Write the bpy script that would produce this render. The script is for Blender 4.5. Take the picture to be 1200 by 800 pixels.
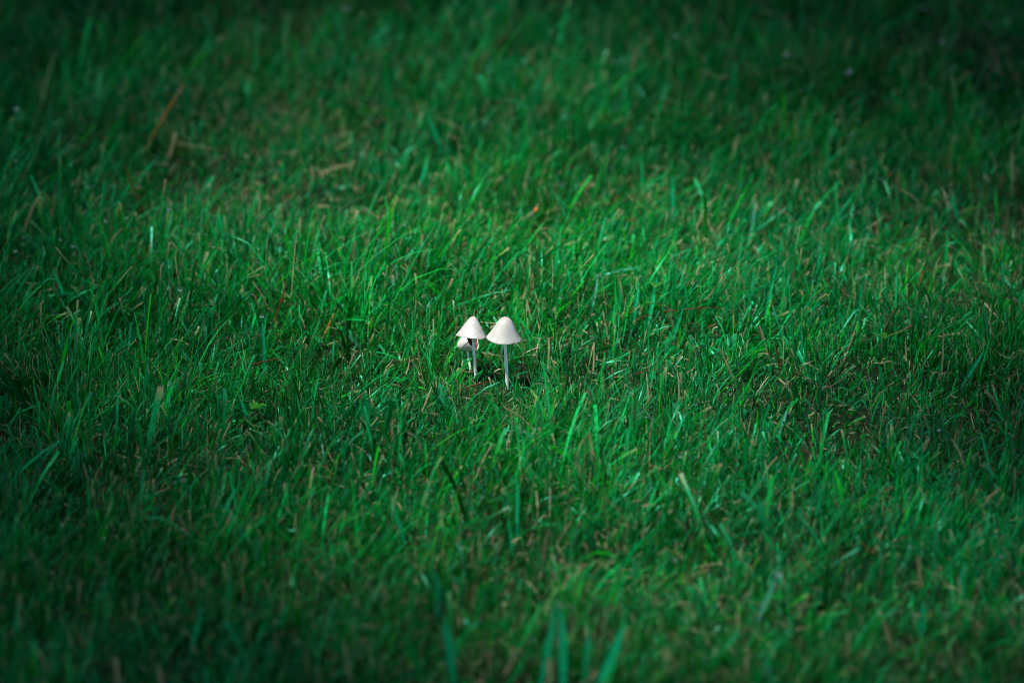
import bpy, math, random
import numpy as np

for o in list(bpy.data.objects):
    bpy.data.objects.remove(o, do_unlink=True)
S = bpy.context.scene
COL = S.collection
rng = np.random.default_rng(11)
random.seed(5)
R = math.radians

# ------------------------------------------------------------------ camera
TILT = R(20.0)
DIST = 3.5
AIM = np.array([0.0042, 0.0, 0.029])
CAM = AIM + DIST * np.array([0.0, -math.cos(TILT), math.sin(TILT)])
LENS = 200.0
cd = bpy.data.cameras.new('camera')
cam = bpy.data.objects.new('camera', cd)
COL.objects.link(cam)
cam.location = CAM
cam.rotation_euler = (math.pi / 2 - TILT, 0, 0)
cd.lens = LENS
cd.sensor_width = 36.0
cd.sensor_fit = 'HORIZONTAL'
cd.clip_start = 0.05
cd.clip_end = 2000
cd.dof.use_dof = True
cd.dof.focus_distance = DIST
cd.dof.aperture_fstop = 5.7
S.camera = cam

# ------------------------------------------------------------------ sky and sun
SUN_DIR = np.array([-0.36, -0.22, 0.0])
SUN_DIR[2] = math.sqrt(1 - SUN_DIR[0] ** 2 - SUN_DIR[1] ** 2)      # towards the sun
SUN_EL = math.asin(SUN_DIR[2])
SUN_AZ = math.atan2(SUN_DIR[0], SUN_DIR[1])
w = bpy.data.worlds.new('World')
S.world = w
w.use_nodes = True
nt = w.node_tree
bg = nt.nodes['Background']
sky = nt.nodes.new('ShaderNodeTexSky')
sky.sky_type = 'NISHITA'
sky.sun_disc = False
sky.sun_elevation = SUN_EL
sky.sun_rotation = SUN_AZ
sky.air_density = 1.0
sky.dust_density = 2.0
nt.links.new(sky.outputs[0], bg.inputs[0])
bg.inputs[1].default_value = 0.05
ld = bpy.data.lights.new('sun', 'SUN')
ld.energy = 2.6
ld.angle = R(10.5)
ld.color = (1.0, 0.95, 0.88)
sun = bpy.data.objects.new('sun', ld)
COL.objects.link(sun)
from mathutils import Vector, Matrix, Quaternion
sun.rotation_euler = Vector(SUN_DIR).to_track_quat('Z', 'Y').to_euler()
sun.location = (-2, -1, 6)

S.view_settings.view_transform = 'Standard'
S.view_settings.look = 'None'
S.view_settings.gamma = 1
S.view_settings.use_curve_mapping = False
S.view_settings.exposure = 2.2
S.render.engine = 'CYCLES'
S.cycles.max_bounces = 8
S.cycles.transmission_bounces = 6
S.cycles.caustics_reflective = False
S.cycles.caustics_refractive = False
S.cycles.use_denoising = True
S.cycles.filter_width = 1.0

# ------------------------------------------------------------------ helpers
UPV = np.array([0, math.sin(TILT), math.cos(TILT)])
FWD = np.array([0, math.cos(TILT), -math.sin(TILT)])


def ray(px, py):
    k = 36.0 / LENS / 1200.0
    d = FWD + np.array([1.0, 0, 0]) * (px - 600) * k + UPV * (400 - py) * k
    return d


def on_ground(px, py, z=0.0):
    d = ray(px, py)
    t = (z - CAM[2]) / d[2]
    return CAM + d * t


def at_depth(px, py, y):
    d = ray(px, py)
    t = (y - CAM[1]) / d[1]
    return CAM + d * t


def project(P):
    v = P - CAM
    zc = v @ FWD
    k = 36.0 / LENS / 1200.0
    return 600 + v[..., 0] / zc / k, 400 - (v @ UPV) / zc / k


def smooth_noise(x, y, scale, seed):
    r = np.random.default_rng(seed)
    L = r.random((64, 64))
    u = np.asarray(x) / scale + 640.0
    v = np.asarray(y) / scale + 640.0
    i = np.floor(u).astype(int)
    j = np.floor(v).astype(int)
    f = u - i
    g = v - j
    f = f * f * (3 - 2 * f)
    g = g * g * (3 - 2 * g)
    a = L[i % 64, j % 64]
    b = L[(i + 1) % 64, j % 64]
    c = L[i % 64, (j + 1) % 64]
    d = L[(i + 1) % 64, (j + 1) % 64]
    return (a * (1 - f) + b * f) * (1 - g) + (c * (1 - f) + d * f) * g


def gz(x, y):
    return (smooth_noise(x, y, 0.22, 1) - 0.5) * 0.012 + (smooth_noise(x, y, 0.06, 2) - 0.5) * 0.004 \
        - 0.004


def make_mesh(name, V, F, mats=(), cols=None, smooth=True, mat_idx=None):
    """V (n,3); F (m,k) faces all of the same corner count"""
    me = bpy.data.meshes.new(name)
    V = np.ascontiguousarray(V, dtype=np.float32)
    F = np.ascontiguousarray(F, dtype=np.int32)
    m, k = F.shape
    me.vertices.add(len(V))
    me.vertices.foreach_set('co', V.ravel())
    me.loops.add(m * k)
    me.loops.foreach_set('vertex_index', F.ravel())
    me.polygons.add(m)
    me.polygons.foreach_set('loop_start', np.arange(0, m * k, k, dtype=np.int32))
    me.polygons.foreach_set('loop_total', np.full(m, k, dtype=np.int32))
    if smooth:
        me.polygons.foreach_set('use_smooth', np.ones(m, dtype=bool))
    for mt in mats:
        me.materials.append(mt)
    if mat_idx is not None:
        me.polygons.foreach_set('material_index', np.asarray(mat_idx, dtype=np.int32))
    me.update()
    if cols is not None:
        at = me.attributes.new('tint', 'FLOAT_COLOR', 'POINT')
        c4 = np.ones((len(V), 4), dtype=np.float32)
        c4[:, :3] = cols
        at.data.foreach_set('color', c4.ravel())
    me.validate()
    return me


def link(name, me, parent=None, loc=None):
    o = bpy.data.objects.new(name, me)
    COL.objects.link(o)
    if parent is not None:
        o.parent = parent
    if loc is not None:
        o.location = loc
    return o


def tag(o, label=None, cat=None, group=None, kind=None):
    if label:
        o['label'] = label
    if cat:
        o['category'] = cat
    if group:
        o['group'] = group
    if kind:
        o['kind'] = kind
    return o


# ------------------------------------------------------------------ materials
def new_mat(name):
    m = bpy.data.materials.new(name)
    m.use_nodes = True
    nt = m.node_tree
    return m, nt, nt.nodes['Principled BSDF'], nt.nodes['Material Output']


def blade_material(name, rough, spec, transl, sheen=None):
    m, nt, p, out = new_mat(name)
    N, L = nt.nodes, nt.links
    a = N.new('ShaderNodeAttribute')
    a.attribute_name = 'tint'
    # fine streaks and flecks that belong to the leaf itself
    tc = N.new('ShaderNodeTexCoord')
    n1 = N.new('ShaderNodeTexNoise')
    n1.inputs['Scale'].default_value = 420
    n1.inputs['Detail'].default_value = 3
    L.new(tc.outputs['Object'], n1.inputs['Vector'])
    mr = N.new('ShaderNodeMapRange')
    mr.inputs['From Min'].default_value = 0.3
    mr.inputs['From Max'].default_value = 0.7
    mr.inputs['To Min'].default_value = 0.72
    mr.inputs['To Max'].default_value = 1.28
    L.new(n1.outputs['Fac'], mr.inputs['Value'])
    mx = N.new('ShaderNodeMix')
    mx.data_type = 'RGBA'
    mx.blend_type = 'MULTIPLY'
    mx.inputs['Factor'].default_value = 1.0
    L.new(a.outputs['Color'], mx.inputs['A'])
    L.new(mr.outputs['Result'], mx.inputs['B'])
    L.new(mx.outputs['Result'], p.inputs['Base Color'])
    p.inputs['Roughness'].default_value = rough
    p.inputs['Specular IOR Level'].default_value = spec
    if sheen:
        p.inputs['Specular Tint'].default_value = (*sheen, 1)
    if transl > 0:
        tr = N.new('ShaderNodeBsdfTranslucent')
        br = N.new('ShaderNodeMix')          # light that has passed through a leaf is the more vivid
        br.data_type = 'RGBA'
        br.blend_type = 'MULTIPLY'
        br.inputs['Factor'].default_value = 1.0
        br.inputs['B'].default_value = (1.2, 1.6, 0.9, 1)
        L.new(mx.outputs['Result'], br.inputs['A'])
        L.new(br.outputs['Result'], tr.inputs['Color'])
        ms = N.new('ShaderNodeMixShader')
        ms.inputs[0].default_value = transl
        L.new(p.outputs[0], ms.inputs[1])
        L.new(tr.outputs[0], ms.inputs[2])
        L.new(ms.outputs[0], out.inputs[0])
    return m


M_GRASS = blade_material('grass_leaf', 0.27, 0.24, 0.25, (0.12, 1.0, 0.7))
M_STRAW = blade_material('dry_grass', 0.65, 0.12, 0.15)


def soil_material():
    m, nt, p, out = new_mat('soil')
    N, L = nt.nodes, nt.links
    tc = N.new('ShaderNodeTexCoord')
    n1 = N.new('ShaderNodeTexNoise')
    n1.inputs['Scale'].default_value = 60
    n1.inputs['Detail'].default_value = 8
    n2 = N.new('ShaderNodeTexNoise')
    n2.inputs['Scale'].default_value = 3
    n2.inputs['Detail'].default_value = 6
    L.new(tc.outputs['Object'], n1.inputs['Vector'])
    L.new(tc.outputs['Object'], n2.inputs['Vector'])
    cr = N.new('ShaderNodeValToRGB')
    cr.color_ramp.elements[0].position = 0.35
    cr.color_ramp.elements[0].color = (0.006, 0.008, 0.004, 1)
    cr.color_ramp.elements[1].position = 0.7
    cr.color_ramp.elements[1].color = (0.026, 0.022, 0.010, 1)
    L.new(n1.outputs['Fac'], cr.inputs['Fac'])
    g = N.new('ShaderNodeMix')
    g.data_type = 'RGBA'
    g.inputs['B'].default_value = (0.003, 0.03, 0.008, 1)
    L.new(n2.outputs['Fac'], g.inputs['Factor'])
    L.new(cr.outputs['Color'], g.inputs['A'])
    L.new(g.outputs['Result'], p.inputs['Base Color'])
    p.inputs['Roughness'].default_value = 0.9
    p.inputs['Specular IOR Level'].default_value = 0.15
    b = N.new('ShaderNodeBump')
    b.inputs['Strength'].default_value = 0.6
    b.inputs['Distance'].default_value = 0.004
    L.new(n1.outputs['Fac'], b.inputs['Height'])
    L.new(b.outputs['Normal'], p.inputs['Normal'])
    return m


M_SOIL = soil_material()


def water_material():
    m, nt, p, out = new_mat('dew_water')
    p.inputs['Base Color'].default_value = (1, 1, 1, 1)
    p.inputs['Roughness'].default_value = 0.0
    p.inputs['IOR'].default_value = 1.333
    p.inputs['Transmission Weight'].default_value = 1.0
    return m


M_WATER = water_material()


def fungus_material(name, base, apex, sss=0.35, ribs=0.0, band=None):
    """pale fungus flesh; apex colour sits on the very top of the cap (object z)"""
    m, nt, p, out = new_mat(name)
    N, L = nt.nodes, nt.links
    tc = N.new('ShaderNodeTexCoord')
    sp = N.new('ShaderNodeSeparateXYZ')
    L.new(tc.outputs['Object'], sp.inputs[0])
    nz = N.new('ShaderNodeTexNoise')
    nz.inputs['Scale'].default_value = 260
    nz.inputs['Detail'].default_value = 5
    L.new(tc.outputs['Object'], nz.inputs['Vector'])
    ad = N.new('ShaderNodeMath')
    ad.operation = 'MULTIPLY_ADD'
    ad.inputs[1].default_value = 0.004
    L.new(nz.outputs['Fac'], ad.inputs[0])
    L.new(sp.outputs['Z'], ad.inputs[2])
    mr = N.new('ShaderNodeMapRange')
    mr.inputs['From Min'].default_value = band[0] if band else 0.0
    mr.inputs['From Max'].default_value = band[1] if band else 1.0
    L.new(ad.outputs[0], mr.inputs['Value'])
    mx = N.new('ShaderNodeMix')
    mx.data_type = 'RGBA'
    mx.inputs['A'].default_value = (*base, 1)
    mx.inputs['B'].default_value = (*apex, 1)
    L.new(mr.outputs['Result'], mx.inputs['Factor'])
    mul = N.new('ShaderNodeMix')
    mul.data_type = 'RGBA'
    mul.blend_type = 'MULTIPLY'
    mul.inputs['Factor'].default_value = 1
    m2 = N.new('ShaderNodeMapRange')
    m2.inputs['From Min'].default_value = 0.3
    m2.inputs['From Max'].default_value = 0.7
    m2.inputs['To Min'].default_value = 0.9
    m2.inputs['To Max'].default_value = 1.05
    L.new(nz.outputs['Fac'], m2.inputs['Value'])
    L.new(mx.outputs['Result'], mul.inputs['A'])
    L.new(m2.outputs['Result'], mul.inputs['B'])
    fl = N.new('ShaderNodeVectorMath')          # direction round the axis only: lines run from tip to rim
    fl.operation = 'MULTIPLY'
    fl.inputs[1].default_value = (1, 1, 0)
    L.new(tc.outputs['Object'], fl.inputs[0])
    no = N.new('ShaderNodeVectorMath')
    no.operation = 'NORMALIZE'
    L.new(fl.outputs[0], no.inputs[0])
    n1 = N.new('ShaderNodeTexNoise')
    n1.inputs['Scale'].default_value = 11
    n1.inputs['Detail'].default_value = 4
    L.new(no.outputs[0], n1.inputs['Vector'])
    m3 = N.new('ShaderNodeMapRange')
    m3.inputs['From Min'].default_value = 0.3
    m3.inputs['From Max'].default_value = 0.7
    m3.inputs['To Min'].default_value = 0.945
    m3.inputs['To Max'].default_value = 1.06
    L.new(n1.outputs['Fac'], m3.inputs['Value'])
    n4 = N.new('ShaderNodeTexNoise')
    n4.inputs['Scale'].default_value = 700
    L.new(tc.outputs['Object'], n4.inputs['Vector'])
    m4 = N.new('ShaderNodeMapRange')
    m4.inputs['From Min'].default_value = 0.67
    m4.inputs['From Max'].default_value = 0.73
    m4.inputs['To Min'].default_value = 1.0
    m4.inputs['To Max'].default_value = 0.5
    L.new(n4.outputs['Fac'], m4.inputs['Value'])
    mm = N.new('ShaderNodeMath')
    mm.operation = 'MULTIPLY'
    L.new(m3.outputs['Result'], mm.inputs[0])
    L.new(m4.outputs['Result'], mm.inputs[1])
    mu2 = N.new('ShaderNodeMix')
    mu2.data_type = 'RGBA'
    mu2.blend_type = 'MULTIPLY'
    mu2.inputs['Factor'].default_value = 1
    L.new(mul.outputs['Result'], mu2.inputs['A'])
    L.new(mm.outputs[0], mu2.inputs['B'])
    L.new(mu2.outputs['Result'], p.inputs['Base Color'])
    p.inputs['Roughness'].default_value = 0.5
    p.inputs['Specular IOR Level'].default_value = 0.35
    p.inputs['Subsurface Weight'].default_value = sss
    p.inputs['Subsurface Radius'].default_value = (1.0, 0.7, 0.5)
    p.inputs['Subsurface Scale'].default_value = 0.0018
    b = N.new('ShaderNodeBump')
    b.inputs['Strength'].default_value = 0.25
    b.inputs['Distance'].default_value = 0.0004
    L.new(nz.outputs['Fac'], b.inputs['Height'])
    L.new(b.outputs['Normal'], p.inputs['Normal'])
    return m


M_CAP = fungus_material('cap_skin', (0.385, 0.388, 0.38), (0.385, 0.372, 0.352), band=(0.003, 0.008))
M_CAP2 = fungus_material('cap_skin_tan_apex', (0.385, 0.384, 0.36), (0.39, 0.325, 0.285), band=(0.0055, 0.0085))
M_CAP3 = fungus_material('cap_skin_buff', (0.56, 0.54, 0.50), (0.56, 0.54, 0.50), band=(-0.003, 0.003))
M_STEM = fungus_material('stem_flesh', (0.80, 0.92, 0.86), (0.80, 0.92, 0.86), band=(0, 1))  # white flesh, with the cyan glow from the grass painted into its base
M_GILL = fungus_material('gill_brown', (0.10, 0.045, 0.03), (0.10, 0.045, 0.03), sss=0.1, band=(0, 1))

# ------------------------------------------------------------------ ground
ax = np.concatenate([-np.geomspace(400, 3.2, 26), np.linspace(-3, 3, 151), np.geomspace(3.2, 400, 26)])
GX, GY = np.meshgrid(ax, ax + 0.2)
GZ = gz(GX, GY)
far = np.hypot(GX, GY)
GZ = GZ + np.clip((far - 8) / 200, 0, 1) * (smooth_noise(GX, GY, 60, 3) - 0.5) * 3
n = len(ax)
idx = np.arange(n * n).reshape(n, n)
F = np.stack([idx[:-1, :-1], idx[:-1, 1:], idx[1:, 1:], idx[1:, :-1]], -1).reshape(-1, 4)
ground = link('ground', make_mesh('ground', np.stack([GX, GY, GZ], -1).reshape(-1, 3), F, [M_SOIL]))
tag(ground, kind='structure')


# ------------------------------------------------------------------ grass builder
def blades(base, az, length, width, lean, curve, twist, cut, fold, nseg=5, ncol=3, roll=None):
    """vectorised leaf strips. base (N,3). returns V (N*rows*ncol,3), F, t (per vertex), mid points (N,rows,3)"""
    N = len(base)
    rows = nseg + 1
    t = np.linspace(0, 1, rows)
    th = lean[:, None] + curve[:, None] * t[None, :] ** 1.5
    d = np.stack([np.cos(az), np.sin(az), np.zeros(N)], -1)
    step = (length / nseg)[:, None]
    thm = 0.5 * (th[:, 1:] + th[:, :-1])
    h = np.concatenate([np.zeros((N, 1)), np.cumsum(np.sin(thm) * step, 1)], 1)
    v = np.concatenate([np.zeros((N, 1)), np.cumsum(np.cos(thm) * step, 1)], 1)
    C = base[:, None, :] + h[..., None] * d[:, None, :]
    C[..., 2] += v
    perp = np.stack([-np.sin(az), np.cos(az), np.zeros(N)], -1)
    tang = np.sin(th)[..., None] * d[:, None, :]
    tang[..., 2] += np.cos(th)
    nor = np.cross(tang, np.broadcast_to(perp[:, None, :], tang.shape))
    tw = (roll if roll is not None else np.zeros(N))[:, None] + twist[:, None] * t[None, :]
    side = np.cos(tw)[..., None] * perp[:, None, :] + np.sin(tw)[..., None] * nor
    nn = np.cos(tw)[..., None] * nor - np.sin(tw)[..., None] * perp[:, None, :]
    prof_point = (0.55 + 0.9 * t - 0.45 * t * t) * np.clip(1 - t ** 3.2, 0.02, 1)
    prof_cut = 0.75 + 0.35 * t - 0.25 * t * t
    prof = np.where(cut[:, None], prof_cut[None, :], prof_point[None, :]) * width[:, None] * 0.5
    cols = np.linspace(-1, 1, ncol)
    V = C[:, :, None, :] + side[:, :, None, :] * (cols[None, None, :] * prof[:, :, None])[..., None]
    off = (np.abs(cols)[None, None, :]) * prof[:, :, None] * fold[:, None, None]
    V = V + nn[:, :, None, :] * off[..., None]
    ii = np.arange(rows * ncol).reshape(rows, ncol)
    f0 = np.stack([ii[:-1, :-1], ii[:-1, 1:], ii[1:, 1:], ii[1:, :-1]], -1).reshape(-1, 4)
    F = (f0[None] + (np.arange(N) * rows * ncol)[:, None, None]).reshape(-1, 4)
    tt = np.broadcast_to(t[None, :, None], (N, rows, ncol)).reshape(-1)
    return V.reshape(-1, 3), F, tt, C


GREENS = np.array([[0.0015, 0.155, 0.026], [0.001, 0.110, 0.010], [0.0015, 0.185, 0.050], [0.006, 0.200, 0.010],
                   [0.004, 0.250, 0.085], [0.001, 0.070, 0.008]])
STRAWS = np.array([[0.23, 0.22, 0.115], [0.17, 0.165, 0.085], [0.31, 0.29, 0.18], [0.13, 0.095, 0.05],
                   [0.13, 0.05, 0.02], [0.10, 0.14, 0.05]])


def tint_green(N, rows, ncol, base, cut, r):
    w_ = np.array([.26, .2, .2, .12, .12, .1])
    c = GREENS[r.choice(len(GREENS), N, p=w_)]
    c = c * np.clip(r.lognormal(-0.03, 0.40, (N, 1)), .4, 2.1) * (1 + (smooth_noise(base[:, 0], base[:, 1], 0.05, 21) - 0.5)[:, None] * 0.9)
    teal = smooth_noise(base[:, 0], base[:, 1], 0.16, 22)
    c[:, 2] *= 0.5 + 0.75 * teal
    c[:, 0] += 0.012 * np.clip(smooth_noise(base[:, 0], base[:, 1], 0.07, 23) - 0.5, 0, 1)   # some yellow-green
    t = np.linspace(0, 1, rows)
    out = np.repeat(c[:, None, :], rows, 1)
    # sheath end yellowish, mown tips dried to straw
    sheath = np.clip(1 - t / 0.22, 0, 1)[None, :, None] * r.uniform(0, 0.35, (N, 1, 1))
    out = out * (1 - sheath) + np.array([0.10, 0.13, 0.045]) * sheath
    tip = np.clip((t - 0.55) / 0.45, 0, 1)[None, :, None] * np.where(r.random(N) < 0.4, r.uniform(.2, .7, N), 0)[:, None, None]
    out = out * (1 - tip) + np.array([0.035, 0.33, 0.17]) * tip          # paler, bluish leaf ends: bloom, with cool highlights painted in
    dry = np.clip((t - 0.86) / 0.14, 0, 1)[None, :, None] * (cut * (r.random(N) < 0.35))[:, None, None] * 0.85
    out = out * (1 - dry) + np.array([0.24, 0.23, 0.12]) * dry
    return np.repeat(out[:, :, None, :], ncol, 2).reshape(-1, 3)


def tint_straw(N, rows, ncol, r):
    c = STRAWS[r.choice(len(STRAWS), N, p=[.30, .16, .30, .08, .06, .10])] * r.uniform(0.7, 1.25, (N, 1))
    return np.repeat(c, rows * ncol, 0)


def dry_patch(x, y):
    """0..1, where the lawn is worn and straw shows"""
    p = np.clip((smooth_noise(x, y, 0.17, 31) - 0.55) * 3, 0, 1)
    for px, py, rx, ry, a in ((1030, 470, .07, .09, 1.0), (1170, 500, .06, .1, .8), (420, 590, .06, .07, .6),
                              (190, 570, .06, .1, .6), (450, 60, .07, .16, .8), (350, 690, .10, .10, .6),
                              (690, 400, .07, .07, .5), (260, 130, .08, .16, .5), (150, 780, .1, .06, .6)):
        g = on_ground(px, py)
        p = np.maximum(p, a * np.exp(-((x - g[0]) / rx) ** 2 - ((y - g[1]) / ry) ** 2))
    return p


# individually placed things keep a little clear corridor in front of them: list of (x, y, halfwidth, depth, factor)
CLEAR = []
drop_sites = []


def height_field(x, y):
    h = 0.42 + 0.55 * smooth_noise(x, y, 0.13, 41) + 0.5 * smooth_noise(x, y, 0.04, 43) + 0.5 * smooth_noise(x, y, 0.45, 42)
    # deeper grass to the far right, to the left and at the back
    for px, py, rx, ry, a in ((1120, 210, .10, .25, .35), (130, 350, .09, .12, .3), (90, 90, .1, .3, .35),
                              (600, 20, .4, .2, .25)):
        g = on_ground(px, py)
        h = h + a * np.exp(-((x - g[0]) / rx) ** 2 - ((y - g[1]) / ry) ** 2)
    h = h * (1 - 0.3 * dry_patch(x, y))
    return h


def clear_factor(x, y):
    f = np.ones_like(x)
    for cx, cy, hw, dp, k in CLEAR:
        inside = (np.abs(x - cx) < hw) & (y < cy + 0.004) & (y > cy - dp)
        f = np.where(inside, np.minimum(f, k + (1 - k) * np.clip((cy - y) / dp, 0, 1) ** 2), f)
    return f


def scatter_lawn(N, x0, x1, y0, y1, r, tuft, spread):
    nt_ = N // tuft
    tx = r.uniform(x0, x1, nt_)
    ty = r.uniform(y0, y1, nt_)
    i = r.integers(0, nt_, N)
    x = tx[i] + r.normal(0, spread, N)
    y = ty[i] + r.normal(0, spread, N)
    return x, y, i, nt_


def lawn_part(N, area, r, wid, ln, nseg, ncol, tuft, spread, hole=None, seed=0):
    x, y, i, nt_ = scatter_lawn(N, *area, r, tuft, spread)
    keep = r.random(N) > 0.32 * dry_patch(x, y)
    if hole is not None:
        keep &= ~((x > hole[0]) & (x < hole[1]) & (y > hole[2]) & (y < hole[3]))
    x, y, i = x[keep], y[keep], i[keep]
    N = len(x)
    base = np.stack([x, y, gz(x, y) - 0.002], -1)
    # neighbouring leaves share a lean, mostly a little towards the right
    tuft_az = r.uniform(-math.pi, math.pi, nt_)[i]
    field = smooth_noise(x, y, 0.15, 51 + seed) * 4.2 - 1.6
    az = np.where(r.random(N) < 0.5, field + r.normal(0, 0.7, N), tuft_az + r.normal(0, 0.6, N))
    hf = height_field(x, y)
    length = r.lognormal(math.log(ln), 0.30, N) * hf * (clear_factor(x, y) if seed != 2 else np.maximum(clear_factor(x, y), 0.8))
    lean = np.abs(r.normal(0.36, 0.48, N))
    curve = r.gamma(1.6, 0.32, N)
    width = r.lognormal(math.log(wid), 0.28, N)
    cut = r.random(N) < 0.45
    if seed == 4:                       # long thin leaves swept over to the right
        az = r.normal(0.1, 0.6, N)
        lean = np.abs(r.normal(0.55, 0.2, N))
        cut[:] = False
    curve = np.where(cut, curve * 0.6, curve)
    V, F, tt, C = blades(base, az, length, width, lean, curve, r.normal(0, 0.9, N), cut,
                         r.uniform(0.05, 0.6, N), nseg, ncol, r.normal(0, 0.5, N))
    c = tint_green(N, nseg + 1, ncol, base, cut, r)
    return V, F, c, C


def straw_part(N, area, r, wid, ln, nseg, ncol, stand, hole=None):
    x = r.uniform(area[0], area[1], N)
    y = r.uniform(area[2], area[3], N)
    keep = r.random(N) < 0.36 + 0.45 * dry_patch(x, y)
    if hole is not None:
        keep &= ~((x > hole[0]) & (x < hole[1]) & (y > hole[2]) & (y < hole[3]))
    x, y = x[keep], y[keep]
    N = len(x)
    st = r.random(N) < stand
    base = np.stack([x, y, gz(x, y) + np.where(st, -0.002, r.uniform(0.001, 0.012, N))], -1)
    lean = np.where(st, np.abs(r.normal(0.2, 0.25, N)), r.uniform(1.1, 1.62, N))
    length = np.where(st, r.lognormal(math.log(ln), 0.3, N) * height_field(x, y), np.minimum(r.lognormal(math.log(ln * 0.75), 0.35, N), 0.024))
    length = length * clear_factor(x, y)
    V, F, tt, C = blades(base, r.uniform(-math.pi, math.pi, N), length, r.lognormal(math.log(wid), 0.3, N), lean,
                         r.normal(0, 0.8, N), r.normal(0, 1.2, N), r.random(N) < 0.45, r.uniform(0, 0.7, N), nseg, ncol,
                         r.normal(0, 0.8, N))
    return V, F, tint_straw(N, nseg + 1, ncol, r), C


def join(parts):
    Vs, Fs, Cs = [], [], []
    off = 0
    for V, F, c, _ in parts:
        Vs.append(V)
        Fs.append(F + off)
        Cs.append(c)
        off += len(V)
    return np.concatenate(Vs), np.concatenate(Fs), np.concatenate(Cs)


# ------------------------------------------------------------------ mushrooms
def lathe(profile, seg=48, wob=0.0, seed=0):
    r = np.random.default_rng(seed)
    ph = r.uniform(0, 6.28, 4)
    V = []
    for k, (rad, z) in enumerate(profile):
        a = np.linspace(0, 2 * math.pi, seg, endpoint=False)
        tt = rad / max(p[0] for p in profile)
        q = 1 + wob * tt * (np.sin(2 * a + ph[0]) * .5 + np.sin(3 * a + ph[1]) * .35 + np.sin(7 * a + ph[2]) * .15)
        zz = z + wob * 0.35 * tt ** 3 * 0.01 * (np.sin(3 * a + ph[3]) + 0.6 * np.sin(8 * a + ph[1]))
        V.append(np.stack([rad * q * np.cos(a), rad * q * np.sin(a), zz], -1))
    V = np.concatenate(V)
    n = len(profile)
    ii = np.arange(n * seg).reshape(n, seg)
    jj = np.roll(ii, -1, 1)
    F = np.stack([ii[:-1], jj[:-1], jj[1:], ii[1:]], -1).reshape(-1, 4)
    return V, F


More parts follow.
